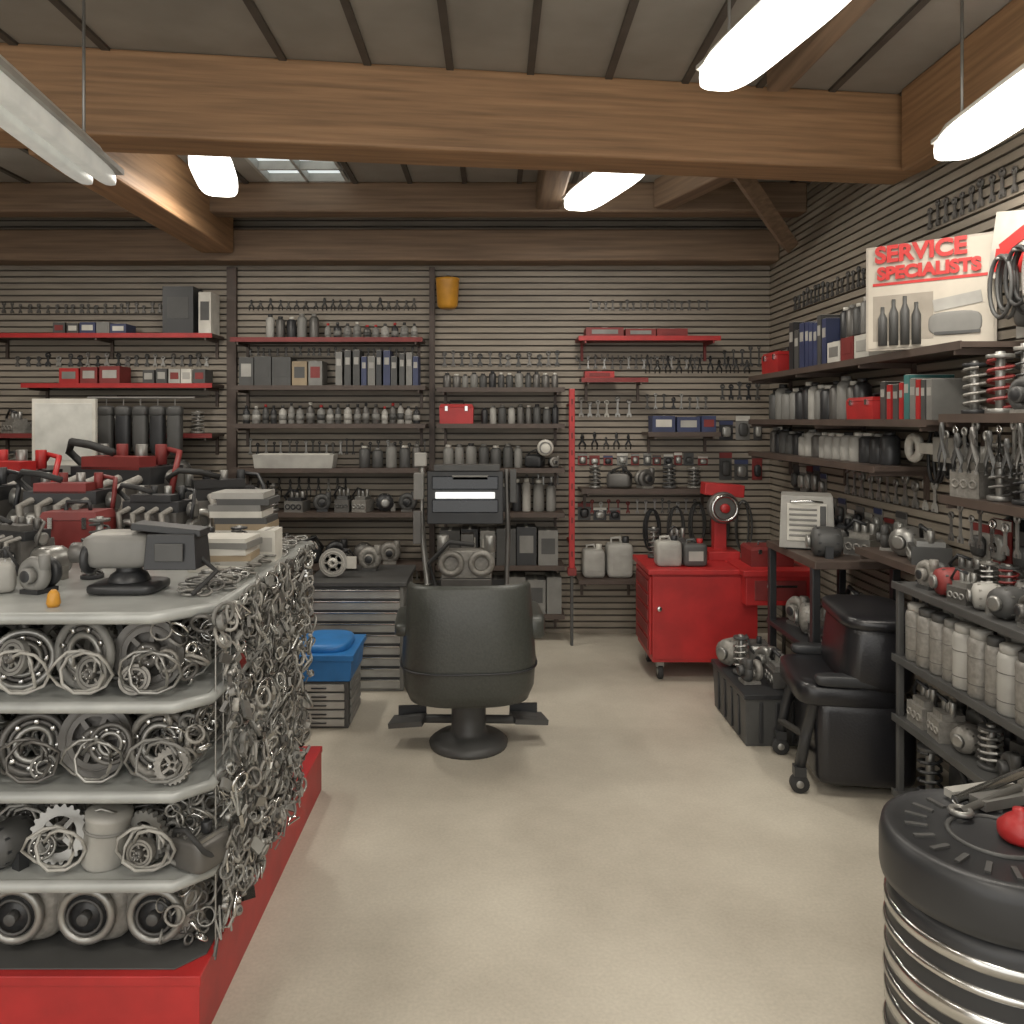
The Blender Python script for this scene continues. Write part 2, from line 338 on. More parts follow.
row('engine_parts','part',fc,-1.85,-.55,.93,.2,.16,.22,PM); row('filter_canisters','can',fc,-.38,.47,.93,.09,.075,.25,GM)
row('engine_parts','part',fc,-1.85,-.55,.55,.2,.2,.28,PM); row('parts_boxes','box',fc,-.4,.48,.55,.2,.13,.3,[DGR,BLK,GRY]); row('parts_boxes','box',fc,-.4,.48,.2,.2,.16,.28,[DGR,BLK,GRY])
row('red_parts_boxes','box',fc,.66,1.55,2.2,.16,.24,.07,[RED,DRED,RED]); row('red_parts_boxes','box',BF(.08),.66,.98,1.9,.1,.2,.06,[RED])
row('parts_boxes','box',fc,1.14,1.6,1.51,.16,.15,.13,[DBL,DBL,DRED,GRY])
row('engine_parts','part',fc,-3.6,-2.1,1.5,.2,.18,.2,PM); row('engine_parts','part',fc,-3.6,-2.1,1.15,.2,.2,.24,PM+[DRED])
row('engine_parts','part',fc,.66,1.56,1.1,.2,.17,.2,PM+[RED]); row('oil_jugs','jug',fc,.64,1.02,.45,.16,.17,.3,[GRY,LGR,DGR])
fh=BF(.03)
def hang(x0,x1,z,h,kind,w=.06,ms=(STL,DST,DGR,BLK),F=None,name=None,gap=.02):
    row(name or {'wrench':'hanging_wrenches','plier':'hanging_pliers','pack':'hanging_blister_packs','belt':'hanging_drive_belts'}[kind],kind,F or fh,x0,x1,z,.06,w,h,list(ms),gap,.35)
hang(-1.85,-.5,1.34,.12,'wrench',.035); hang(-1.85,-1.1,1.02,.16,'plier',.05)
hang(.62,1.05,1.62,.16,'wrench',.05,(LGR,STL,WHT)); hang(.62,1.08,1.38,.13,'plier'); hang(.62,1.6,1.26,.1,'pack',.07,(DGR,DRED,GRY)); hang(1.12,1.6,1.68,.12,'wrench',.04)
hang(-.4,.5,2.0,.12,'wrench',.05,(DST,DGR)); hang(1.12,1.95,1.95,.14,'plier',.05,(DGR,BLK)); hang(.62,.95,.85,.14,'pack',.1,(DGR,DRED,BLK)); hang(-.4,.48,1.11,.09,'wrench',.03)
hang(1.68,2.0,1.45,.22,'pack',.1,(DGR,BLK,GRY)); hang(1.68,2.0,1.15,.22,'pack',.1,(DGR,BLK,DRED)); hang(1.68,2.0,1.75,.16,'wrench',.05)
hang(-3.7,-2.1,2.4,.08,'wrench',.04,(DST,))
hang(-1.85,-.55,2.42,.1,'plier',.05,(DST,DGR)); hang(-3.6,-2.1,2.0,.1,'wrench',.05); hang(1.1,2.0,.6,.4,'belt',.16,(BLK,DGR))
hang(-1.85,-.55,2.08,.07,'wrench',.03,(DST,)); hang(1.7,2.0,2.0,.16,'wrench',.04,(DGR,))
hang(-1.85,-.55,.4,.1,'wrench',.04); hang(.64,1.6,.9,.12,'wrench',.04,(DST,STL,DRED)); hang(.7,1.6,2.42,.08,'wrench',.035,(DST,))
hang(.62,1.55,1.98,.1,'wrench',.035,(DST,STL)); hang(.6,1.6,2.04+.0,.05,'wrench',.02,(DST,))
# hung dark work jackets / gloves row above left bench
b=B()
for i in range(5):
    x=-2.72+.12*i; b.se((x,5.6,1.52),(.1,.08,.34),BLK if i%2 else DGR,.5); b.se((x,5.6,1.66),(.11,.09,.08),DGR,.6); b.tube([(x,5.6,1.68),(x,5.6,1.75)],.004,STL)
b.tube([(-2.85,5.6,1.755),(-2.1,5.6,1.755)],.008,STL,8); b.tube([(-2.83,5.6,1.755),(-2.83,5.97,1.78)],.008,STL,8); b.tube([(-2.12,5.6,1.755),(-2.12,5.97,1.78)],.008,STL,8); b.done('hanging_work_gloves')
b=B(); b.T=Tr(-.35,5.9,2.42); b.lathe((0,0,0),[(.055,0),(.075,.02),(.085,.2),(.09,.22),(.08,.22),(.07,.03),(0,.03)],YEL,18); b.tube([(-.085,0,.2),(0,.08,.27),(.085,0,.2)],.004,STL); b.done('amber_bucket')
b=B(); b.T=Tr(.36,5.72,1.4); b.lathe((0,0,0),[(.0,-.02),(.05,-.02),(.06,0),(.05,.02),(.0,.02)],WHT,20,(pi/2,0,0)); b.torus((0,-.02,0),.04,.006,GRY,(pi/2,0,0)); b.box((0,.14,0),(.02,.26,.02),STL); b.done('wall_gauge')
b=B(); b.bx(.525,.565,5.66,5.7,.55,1.82,RED); b.bx(.515,.575,5.64,5.72,.5,.55,DRED)
for i in range(10): b.box((.545,5.657,.65+i*.12),(.012,.006,.04),DRED)
b.bx(.535,.555,5.7,6,1.7,1.72,DRED); b.bx(.535,.555,5.7,6,.7,.72,DRED); b.bx(.535,.555,5.66,5.7,0,.5,DGR); b.done('red_shelf_upright',.003)
b=B(); b.T=Tr(-2.85,5.3,1.3); b.box((0,0,.22),(.42,.03,.44),WHT); b.box((0,-.016,.22),(.38,.004,.38),mat('board_face',(192,192,186),.4)); b.box((0,.02,-.03),(.3,.16,.06),GRY); b.done('whiteboard_panel',.004)

# right wall
f=RF(.28); fc=RF(.14)
shelf(f,-5.6,-3.05,1.9,.28,SHF); shelf(f,-5.6,-3.3,1.6,.28); shelf(f,-5.6,-3.75,1.38,.28); shelf(f,-3.2,-2.2,1.62,.28,SHF); shelf(f,-3.2,-2.2,1.3,.28); shelf(RF(.3),-3.9,-3.28,.98,.3)
b=B(); b.T=fc@Tr(-5.3,0,1.9); i_toolbox(b,.3,.2,.17,RED); b.done('red_toolbox')
row('service_manuals','book',fc,-4.95,-4.4,1.9,.2,.06,.3,[DBL,BLK,DBL,DGR]); row('parts_boxes','box',fc,-4.38,-3.85,1.9,.2,.14,.14,[WHT,DRED,LGR])
row('spray_cans','can',fc,-4.4,-3.85,2.045,.07,.07,.2,GM)
row('filter_canisters','can',fc,-5.5,-4.1,1.6,.12,.1,.24,GM); b=B(); b.T=fc@Tr(-3.93,-.03,1.6); i_toolbox(b,.28,.2,.13,RED); b.done('red_toolbox')
row('service_manuals','book',fc,-3.78,-3.32,1.6,.2,.04,.2,[TEA,RED,WHT,LGR,DGR,GRY])
row('filter_canisters','can',fc,-5.5,-3.8,1.38,.1,.09,.17,GM); row('engine_parts','part',RF(.18),-3.88,-3.3,.98,.22,.16,.18,[LGR,CST,DGR,STL])
for z,h in((1.62,.26),(1.3,.26)):
    for q,dd in enumerate((.2,.08)): row('engine_parts','part',RF(dd),-3.18,-2.22,z,.16,.15,h*(1+q*.15),PM+[CST,LGR,DRED],gap=0)
fr=RF(.03)
hang(-5.5,-4.9,1.12,.2,'pack',.1,(DGR,BLK,GRY),fr); hang(-4.7,-3.7,1.17,.18,'wrench',.07,(LGR,STL),fr)
hang(-3.2,-2.25,.98,.3,'belt',.13,(BLK,DGR,RUB,DST),fr,gap=-.02); hang(-3.75,-3.3,1.28,.28,'belt',.12,(BLK,DGR,RUB),fr,gap=-.02)
hang(-3.15,-2.3,1.98,.3,'belt',.14,(BLK,DGR,RUB,CST),RF(.1),gap=-.04); hang(-3.15,-2.3,1.92,.3,'pack',.12,(GRY,DRED,DGR,LGR),fr); hang(-3.9,-3.25,.6,.3,'belt',.14,(BLK,DGR,RUB),fr,gap=-.02)
hang(-4.9,-3.95,.98,.16,'pack',.09,(DGR,GRY,LGR),fr); hang(-3.2,-2.25,1.12,.16,'wrench',.05,(STL,CHR,DST),RF(.27)); hang(-3.2,-2.25,1.4,.2,'plier',.07,(BLK,DST,DGR),RF(.31))
hang(-3.25,-2.25,1.03,.2,'pack',.12,(DGR,DRED,LGR,GRY),RF(.14)); hang(-3.2,-2.25,1.45,.15,'wrench',.05,(STL,CHR),RF(.29))
hang(-3.8,-2.2,2.5,.12,'wrench',.05,(DST,),fr); hang(-5.8,-5.62,1.3,.3,'pack',.1,(BLK,DGR),fr); hang(-5.5,-4.0,2.35,.12,'wrench',.05,(DST,DGR),fr)
b=B(); b.T=RF(.1)@Tr(-3.62,0,1.52); b.torus((-.12,0,-.05),.05,.02,WHT,(pi/2,0,0)); b.box((.0,0,-.05),(.16,.025,.05),WHT); b.box((.16,0,-.05),(.16,.05,.11),LGR); b.box((.0,.05,-.05),(.03,.1,.03),STL); b.done('hose_clamp_tool',.005)
# signs
SR=mat('sign_red',(190,40,38),.5); SF=mat('sign_face',(188,180,166),.5,var=.1)
b=B(); b.box((0,0,.23),(.5,.012,.46),mat('sign_edge',(170,162,150),.5)); b.box((0,-.008,.23),(.48,.003,.44),SF)
for i,(x,h) in enumerate(((-.18,.17),(-.135,.2),(-.09,.21),(-.045,.18))):
    b.lathe((x,-.012,.02),[(.0,0),(.019,0),(.019,h*.7),(.008,h*.85),(.008,h),(0,h)],DGR,10)
b.se((.1,-.01,.1),(.2,.01,.1),GRY,.6); b.box((.11,-.012,.19),(.18,.004,.05),LGR,(0,-.15,0)); b.box((.11,-.016,.06),(.17,.004,.012),DGR); b.box((-.1,-.009,.14),(.24,.003,.2),mat('sign_photo',(150,142,130),.6)); b.box((0,-.012,.29),(.44,.003,.012),SR)
sg=b.done('shop_sign'); sg.location=(1.84,3.4,1.905); sg.rotation_euler=(0,0,-.72)
def text(s,par,loc,size,m,off=.003,ry=0):
    cu=bpy.data.curves.new('lettering','FONT'); cu.body=s; cu.size=size; cu.extrude=.002; cu.align_x='CENTER'; cu.offset=off; cu.materials.append(m)
    o=bpy.data.objects.new('lettering',cu); bpy.context.collection.objects.link(o); o.parent=par; o.location=loc; o.rotation_euler=(pi/2,ry,0)
text('SERVICE',sg,(-.03,-.012,.385),.098,SR,.004); text('SPECIALISTS',sg,(0,-.012,.31),.074,SR,.004)
b=B(); b.box((0,0,0),(.56,.012,.26),WHT,(0,.2,0)); b.box((0,-.008,-.06),(.52,.004,.09),SR,(0,.2,0)); b.box((-.1,-.009,.07),(.26,.004,.05),SR,(0,-.35,0)); sg2=b.done('parts_banner'); sg2.location=(2.02,2.93,2.06); sg2.rotation_euler=(0,0,-pi/2+.1)
text('PARTS',sg2,(.06,-.012,.2),.1,SR,ry=.2)

# ---------- left gondola ----------
gx0,gx1,gy0,gy1=-2.4,-.75,2.03,3.46
b=B(); b.bx(gx0,gx1,gy0,gy1,0,.165,RED); b.bx(gx0,gx1+.004,gy0-.004,gy1,.165,.19,RED)
gs=3.04; gt=3.26
def pol(e,c=.06): return [(gx0,gy0+.02),(gx1-.01-c,gy0+.02),(gx1-.01,gy0+.02+c),(gx1-.01,e),(gx0,e)]
b.prism(pol(gs),.19,.194,DGR)
for z in(.42,.648,.877,1.105):
    e=gt if z>1 else gs; cc=.12 if z>1 else .06
    b.prism(pol(e,cc),z-.03,z,SHG)
    b.tube([(gx0,gy0+.015,z-.012),(gx1-.01-cc,gy0+.015,z-.012),(gx1-.003,gy0+.02+cc,z-.012),(gx1-.003,e,z-.012)],.016,SHG,8)
for y in(gy0+.45,gs-.4,gs-.03): b.bx(-1.6,-1.55,y-.02,y+.02,.19,1.105,DGR)
b.bx(gx1-.06,gx1-.03,gs-.05,gs,.19,1.105,GRY); b.bx(gx0,gx1-.02,gs-.012,gs,.19,1.105,GRY)
b.done('gondola_shelf',.003)
RM=[CST,STL,GRY,CST,DST,STL]
for zi,z in enumerate((.194,.42,.648,.877)):
    for yi,y in enumerate((gy0+.1,gy0+.22,gy0+.36,gy0+.58,gy0+.85)):
        b=B(); x=-2.3+.05*R.random()
        lim=-.82
        while x<lim-.05:
            r=R.uniform(.08,.098) if zi!=1 else R.uniform(.05,.085)
            kind=R.random(); b.T=Tr(x+r,y,z)
            if zi==1 and yi==0 and -1.2<x<-1.05:
                b.T=Tr(x+r,y,z)@Matrix.Rotation(.12,4,'Y'); b.lathe((0,0,0),[(.048,0),(.055,.01),(.056,.12),(.06,.13),(.06,.14),(.04,.15),(.0,.15)],LGR,22); b.torus((0,0,.1),.057,.004,GRY); b.tube([(-.05,0,.13),(0,-.05,.17),(.05,0,.13)],.004,STL)
            elif zi==1 and yi==0 and kind<.4: i_part(b,r*1.8,.17,r*1.8,R.choice(PM+[CST]))
            elif zi==0 and yi==0:
                b.se((0,.05,.1),(r*2.2,.12,.185),CST,.55); b.torus((0,-.02,.1),.066,.012,STL,(pi/2,0,0)); b.lathe((0,-.02,.1),[(.062,0),(.055,-.02),(.03,-.035),(0,-.04)],BLK,24,(pi/2,0,0)); b.torus((0,-.03,.1),.045,.004,DGR,(pi/2,0,0)); b.cyl((0,-.03,.1),.016,.03,DGR,12,(pi/2,0,0))
                r=r*1.12
            else:
                for q in range(2):
                    rr=r*(1 if q==0 else R.uniform(.35,.6))
                    b.T=Tr(x+r+(0 if q==0 else R.uniform(-.06,.06)),y-(0 if q==0 else .04),z+rr+(0.004 if q==0 else R.uniform(0,.06)))@Matrix.Rotation(pi/2-R.uniform(.05,.25),4,'X')@Matrix.Rotation(R.uniform(-.4,.4),4,'Y')@Matrix.Rotation(R.random(),4,'Z')
                    R.choice([disc,gear,bearing,bearing])(b,rr,.018,R.choice(RM))
                # looping hose / chain tangle
                b.T=Matrix(); cx,cy=x+r,y-.05; pts=[]
                for t in range(26):
                    a=t*.62; q=R.uniform(.03,.05); pts.append((cx+(q+.02)*math.cos(a)+t*.002,cy-.012+.014*math.sin(a*1.7),z+.07+.055*math.sin(a)))
                b.tube(pts,.0045,R.choice([STL,DST,LGR,GRY]),6)
            x+=1.7*r+.01
        b.done(['headlight_units' if yi==0 else 'brake_discs','engine_parts','brake_discs','gear_wheels'][zi])
b=B(); y=gy0+.1
while y<gs: b.tube([(gx1+.006,y,.2),(gx1+.006,y,1.1)],.0022,STL,5); y+=.06
for i in range(16): b.tube([(gx1+.006,gy0+.1,.22+i*.058),(gx1+.006,gs,.22+i*.058)],.0022,STL,5)
b.done('wire_grid_panel')
b=B()
for i in range(25):
    for j in range(31):
        y=gy0+.1+j*.036+R.uniform(-.015,.015); z=.22+i*.036+R.uniform(-.014,.014)
        r=R.uniform(.008,.032)
        lim=gs-.02+ (max(0,z-.7)*.5)
        if y>lim: continue
        bul=.04*math.sin(max(0,min(1,(z-.25)/.8))*pi)
        b.T=Tr(gx1+.016+R.uniform(0,.015)+R.random()*bul,y,z)@Matrix.Rotation(pi/2+R.uniform(-.6,.6),4,'Y')@Matrix.Rotation(R.uniform(-.6,.6),4,'X')
        k=R.random(); m=R.choice([STL,CST,PLA,LGR,GRY,CHR,GRY,DST,DST])
        if k<.5: b.torus((0,0,0),r,r*.18,m,seg=14,rs=5)
        elif k<.65: b.cyl((0,0,0),r*.7,.016,m,10); b.cyl((0,0,.01),r*.3,.004,DGR,8)
        elif k<.8: b.box((0,0,0),(r*1.1,r*1.6,.01),m,(0,0,R.random()*3))
        else: b.tube([(R.uniform(-.04,.04),R.uniform(-.04,.04),R.uniform(-.008,.008)) for _ in range(5)],.003,m,5)
b.done('hanging_small_parts')
b=B()
for zz in(.2,.43,.66,.89):
    for k in range(40):
        b.T=Tr(gx1-.08+R.uniform(-.05,.06),gy0+.09+R.uniform(-.03,.1),zz+.02+R.random()*.15)@Euler((R.random()*3,R.random()*3,0)).to_matrix().to_4x4()
        b.torus((0,0,0),R.uniform(.012,.03),R.uniform(.002,.006),R.choice(RM+[CHR]),seg=14,rs=5)
b.done('bagged_seal_rings')
row('black_spare_parts','part',Tr(0,3.2,0),-1.5,-.82,.192,.18,.16,.2,[BLK,DGR,DST])
# machines on top of the gondola
b=B(); b.T=Tr(-1.06,2.32,1.105)
b.se((0,0,.015),(.2,.16,.03),BLK,.4); b.lathe((0,0,.03),[(.06,0),(.05,.02),(.035,.03),(.035,.06)],BLK,20)
b.se((-.02,0,.12),(.2,.13,.1),GRY,.45); b.se((-.03,-.0,.15),(.15,.1,.05),LGR,.5); b.box((.14,0,.12),(.15,.12,.1),BLK,taper=.9); b.box((.12,0,.18),(.2,.08,.02),BLK,(0,.1,0)); b.torus((-.1,-.03,.1),.035,.012,BLK,(0,pi/2,0)); b.cyl((-.14,0,.11),.03,.05,DST,16,(0,pi/2,0))
b.box((.14,-.065,.12),(.08,.006,.05),DGR); b.tube([(.2,0,.1),(.26,-.02,.06),(.22,-.1,.01)],.008,RUB); b.done('bench_power_tool',.004)
def engine(x,y,z,s,acc,name='engine_block'):
    b=B(); b.T=Tr(x,y,z)@Rz(R.uniform(-.5,.5))@Matrix.Scale(s,4)
    b.box((0,0,.12),(.4,.28,.24),DST,taper=.9); b.box((0,0,.27),(.36,.2,.07),BLK); b.box((0,-.05,.32),(.26,.1,.05),acc)
    for i in range(4): b.tube([(-.14+.09*i,-.1,.26),(-.14+.09*i,-.2,.24),(-.13+.09*i,-.2,.1)],.018,CST,8); b.cyl((-.14+.09*i,.03,.35),.022,.08,acc if i%2 else STL,10)
    b.lathe((.22,0,.12),[(.05,-.02),(.075,-.02),(.06,0),(.075,.02),(.05,.02)],STL,20,(0,pi/2,0)); b.lathe((.22,.0,.25),[(.03,-.02),(.045,-.02),(.035,0),(.045,.02),(.03,.02)],STL,16,(0,pi/2,0))
    b.torus((-.1,-.17,.14),.05,.02,STL,(pi/2,0,0)); b.cyl((.08,-.17,.12),.05,.08,BLK,16,(pi/2,0,0))
    b.tube([(-.2,0,.3),(-.25,-.03,.36),(-.2,-.07,.4),(-.1,-.09,.39),(0,-.08,.36)],.016,RUB,8); b.tube([(.1,.05,.3),(.15,.05,.37),(.22,.02,.36),(.24,-.03,.3),(.24,-.06,.2)],.012,acc,8)
    return b.done(name)
engine(-1.28,3.05,1.105,.62,BLK); engine(-1.62,3.05,1.105,.75,DRED); engine(-2.0,3.05,1.105,.8,BLK); engine(-1.55,2.62,1.105,.45,DST)
b=B(); b.T=Tr(-1.5,2.88,1.105); i_toolbox(b,.2,.14,.2,DRED); b.done('red_toolbox')
row('engine_parts','part',Tr(0,2.92,0),-1.12,-.85,1.105,.16,.12,.13,PM); row('engine_parts','part',Tr(0,2.5,0),-1.45,-1.2,1.105,.14,.12,.14,PM+[LGR]); row('engine_parts','part',Tr(0,2.75,0),-1.42,-1.08,1.105,.14,.13,.17,[BLK,DGR,RED]); row('engine_parts','part',Tr(0,2.3,0),-1.7,-1.25,1.105,.14,.12,.16,[GRY,DGR,LGR,BLK])
b=B(); z=1.105
for i in range(6):
    h=R.uniform(.012,.024); b.box((-.9+R.uniform(-.01,.01),2.66,z+h/2),(.19,.14,h),[WHT,LGR,BEI,WHT,GRY,WHT][i],(0,0,R.uniform(-.1,.1))); z+=h
b.done('stacked_manuals')
b=B(); b.T=Tr(-.98,3.14,1.105); z=0
for i in range(9):
    h=.024; b.box((R.uniform(-.02,.02),0,z+h/2),(.2,.16,h),[LGR,DGR,WHT,BEI,DGR,WHT,GRY,DGR,LGR][i]); z+=h
b.done('stacked_manuals')
row('white_filter_cartons','box',Tr(0,2.84,0),-.83,-.77,1.105,.1,.06,.13,[WHT])
b=B(); b.T=Tr(-1.17,2.12,1.105); b.lathe((0,0,0),[(.014,0),(.018,.01),(.014,.035),(.006,.045)],YEL,14); b.done('amber_bulb')
b=B(); b.T=Tr(-.87,2.43,1.105); b.cyl((0,0,.015),.03,.03,LGR,16); b.cyl((0,0,.035),.022,.012,STL,16); b.done('grease_tin')
b=B()
for k in range(110):
    b.T=Tr(-.84+R.uniform(-.06,.07),2.25+R.random()*.98,1.112+R.random()*.02)@Matrix.Rotation(R.uniform(-.5,.5),4,'X')
    b.torus((0,0,0),R.uniform(.012,.028),.004,R.choice(RM),seg=12,rs=5)
b.done('loose_rings')
b=B(); b.bx(-3.7,-2.5,4.3,4.9,.86,.9,SHF)
for x in(-3.66,-2.54):
    for y in(4.34,4.86): b.bx(x-.03,x+.03,y-.03,y+.03,0,.86,DGR)
b.bx(-3.7,-2.5,4.3,4.9,.3,.33,SHF); b.done('workbench',.004)
engine(-2.8,4.6,.9,1.35,RED); engine(-3.35,4.6,.9,1.4,DBL)
b=B(); b.bx(-2.45,-1.25,4.5,5.0,.83,.87,SHF)
for x in(-2.41,-1.29):
    for y in(4.54,4.96): b.bx(x-.025,x+.025,y-.025,y+.025,0,.83,DGR)
b.bx(-2.45,-1.25,4.5,5.0,.25,.28,SHF); b.done('workbench',.004)
engine(-2.18,4.75,.87,1.5,DRED); engine(-1.65,4.75,.87,1.1,BLK)
DC=mat('drawer_face',(156,155,150),.4,.2)
b=B(); b.bx(-1.1,-.54,4.72,5.25,.0,.62,GRY); b.bx(-1.12,-.52,4.7,5.27,.62,.645,DGR)
for i in range(9): z=.02+i*.066; b.bx(-1.08,-.56,4.705,4.72,z,z+.054,DC); b.bx(-1.08,-.56,4.695,4.706,z+.044,z+.054,CHR); b.bx(-1.08,-.56,4.702,4.72,z+.054,z+.066,BLK)
b.done('drawer_cabinet',.003)
b=B(); b.T=Tr(-.98,4.85,.645)@Tr(.0,0,.09)@Matrix.Rotation(pi/2,4,'X'); disc(b,.085,.03,LGR,WHT); b.box((0.11,0,0),(.06,.07,.02),WHT); b.done('flywheel')
row('engine_parts','part',Tr(0,5.1,0),-1.06,-.6,.645,.2,.17,.2,PM)
b=B(); bxx=.1
b.bx(-1.07,-.76,4.15,4.5,.0,.24,DGR)
for i in range(5): b.bx(-1.05,-.78,4.135,4.15,.015+i*.045,.05+i*.045,LGR); b.bx(-.95,-.87,4.125,4.137,.03+i*.045,.036+i*.045,BLK)
for i in range(5): b.bx(-.76,-.75,4.18,4.47,.015+i*.045,.05+i*.045,GRY)
b.box((-.91,4.33,.3),(.32,.38,.11),BLU,taper=1.06); b.box((-.91,4.33,.37),(.36,.42,.03),BLU); b.se((-.91,4.33,.4),(.28,.34,.07),BLU,.6); b.done('blue_lidded_storage_bin',.005)

# ---------- tub chair ----------
b=B(); b.T=Tr(-.13,3.95,0)@Rz(.06)
nu=48; prof=[(.24,.25),(.29,.27),(.315,.33),(.325,.45),(.315,.62),(.3,.81),(.285,.83),(.265,.81),(.26,.6),(.2,.5),(0.001,.5)]
def sq(t,e): return math.copysign(abs(t)**e,t)
vs=[];fs=[]
for r,z in prof:
    for i in range(nu):
        a=2*pi*i/nu; c_,s_=math.cos(a),math.sin(a); zz=z
        if z>.52: zz=.52+(z-.52)*(1 if s_<-.25 else max(.15,1-(s_+.25)*1.1))
        vs.append((r*sq(c_,.58),r*.86*sq(s_,.58),zz))
for j in range(len(prof)-1):
    for i in range(nu): k=(i+1)%nu; fs.append((j*nu+i,j*nu+k,(j+1)*nu+k,(j+1)*nu+i))
fs.append(tuple(range(nu))[::-1])
OLV=mat('chair_vinyl',(58,60,56),.42,bump=.1,scale=90)
b.add(vs,fs,OLV,None,True)
b.se((0,.02,.52),(.5,.42,.1),LEA,.5)
b.se((.31,.05,.6),(.12,.4,.12),OLV,.4); b.se((-.31,.05,.6),(.1,.4,.07),OLV,.4)
b.tube([(.328*sq(math.cos(a),.58),.283*sq(math.sin(a),.58),.43) for a in [2*pi*i/48 for i in range(49)]],.005,BLK,6)
b.lathe((0,0,0),[(.19,0),(.195,.02),(.17,.04),(.1,.06),(.085,.08),(.085,.2),(.1,.24),(.16,.27)],DGR,28)
for a in(pi*.93,.05): b.tube([(.08*math.cos(a),.08*math.sin(a),.12),(.26*math.cos(a),.26*math.sin(a),.11),(.34*math.cos(a),.34*math.sin(a),.1)],.022,DGR,8)
for s in(-1,1):
    b.box((s*.3,.03,.11),(.17,.12,.025),DGR,(0,s*.12,.2*s)); b.box((s*.28,.1,.135),(.14,.02,.05),BLK)
b.done('barber_chair')
b=B(); b.T=Tr(-.17,4.85,0)
b.box((0,0,.3),(.42,.36,.5),DGR,taper=.95); b.box((0,0,.57),(.48,.4,.04),BLK); b.box((0,-.19,.3),(.36,.02,.4),GRY)
b.box((0,.08,.74),(.08,.08,.32),DST); b.box((0,0,.62),(.3,.25,.08),DST)
for s in(-1,1): b.torus((s*.09,-.12,.75),.06,.02,CST,(pi/2,0,0)); b.cyl((s*.14,-.06,.86),.035,.1,STL,14)
b.box((0,-.03,.74),(.3,.16,.16),CST,taper=.85); b.tube([(-.18,-.1,.62),(-.22,-.12,.75),(-.1,-.14,.88),(.05,-.12,.86)],.014,RUB,8)
b.box((-.01,.02,1.13),(.46,.08,.32),BLK); b.box((-.01,-.025,1.08),(.4,.01,.08),SCR); b.box((-.01,-.025,1.22),(.4,.01,.08),SCR)
b.box((-.01,-.034,1.145),(.36,.014,.04),mat('indicator_strip',(225,228,225),.3,emit=.9)); b.box((0,.02,1.31),(.4,.1,.04),DGR); b.box((.02,-.024,1.25),(.22,.012,.03),GRY)
b.tube([(-.24,.02,.6),(-.27,.02,.9),(-.28,.02,1.35)],.018,STL,8); b.tube([(.24,.02,.6),(.25,.02,.9),(.24,.02,1.3)],.015,DST,8)
b.box((-.28,0,1.36),(.07,.07,.08),LGR); b.box((-.29,0,1.2),(.06,.08,.16),GRY); b.box((-.3,0,.95),(.05,.06,.2),DST); b.box((.28,0,1.2),(.04,.06,.2),DGR)
for s in(-1,1):
    for t in(-1,1): b.cyl((s*.17,t*.13,.03),.03,.025,RUB,14,(pi/2,0,0)); b.box((s*.17,t*.13,.05),(.03,.03,.03),STL)
b.done('diagnostic_machine',.006)

# ---------- red tool cart ----------
b=B(); b.bx(.96,1.6,4.88,5.38,.12,.66,RED); b.bx(.93,1.63,4.85,5.41,.66,.69,RED); b.bx(1.5,1.9,4.78,5.2,.49,.67,RED); b.bx(1.48,1.92,4.76,5.22,.665,.7,RED)
b.bx(1.55,1.86,4.773,4.78,.52,.64,DRED); b.bx(1.62,1.8,4.758,4.775,.6,.615,CHR)
b.bx(.945,.96,4.9,5.36,.16,.64,RED)
for i in range(5): b.bx(.938,.946,4.93,5.33,.18+.09*i,.25+.09*i,DRED)
b.bx(.96,1.6,4.872,4.88,.14,.645,RED); b.cyl((1.0,4.865,.45),.015,.02,CHR,12,(pi/2,0,0))
for x in(1.02,1.54):
    for y in(4.95,5.3): b.box((x,y,.1),(.05,.04,.05),STL); b.cyl((x,y,.045),.045,.03,RUB,20,(0,pi/2,0)); b.cyl((x,y,.045),.02,.036,STL,12,(0,pi/2,0))
b.tube([(1.86,4.82,.5),(1.86,4.82,0)],.012,DST,8); b.tube([(1.86,5.15,.5),(1.86,5.15,0)],.012,DST,8)
b.done('red_tool_cart',.008)
row('oil_jugs','jug',Tr(0,5.0,0),1.0,1.4,.69,.12,.14,.2,[GRY,LGR,DGR])
b=B(); b.T=Tr(1.48,5.25,.69); b.box((0,0,.03),(.2,.2,.06),RED); b.box((0,.04,.17),(.08,.08,.25),RED); b.lathe((0,-.06,.34),[(.05,-.03),(.1,-.03),(.105,0),(.1,.03),(.05,.03)],DST,24,(pi/2,0,0)); b.torus((0,-.1,.34),.08,.012,CHR,(pi/2,0,0)); b.cyl((0,-.1,.34),.03,.04,RED,14,(pi/2,0,0)); b.box((.02,.03,.45),(.26,.12,.08),RED,(0,.08,0)); b.done('red_bench_grinder',.005)
b=B(); b.T=Tr(1.7,5.0,.7); i_toolbox(b,.26,.2,.14,DRED); b.done('red_toolbox')
row('engine_parts','part',Tr(0,5.28,0),.98,1.36,.69,.16,.14,.26,PM+[RED])

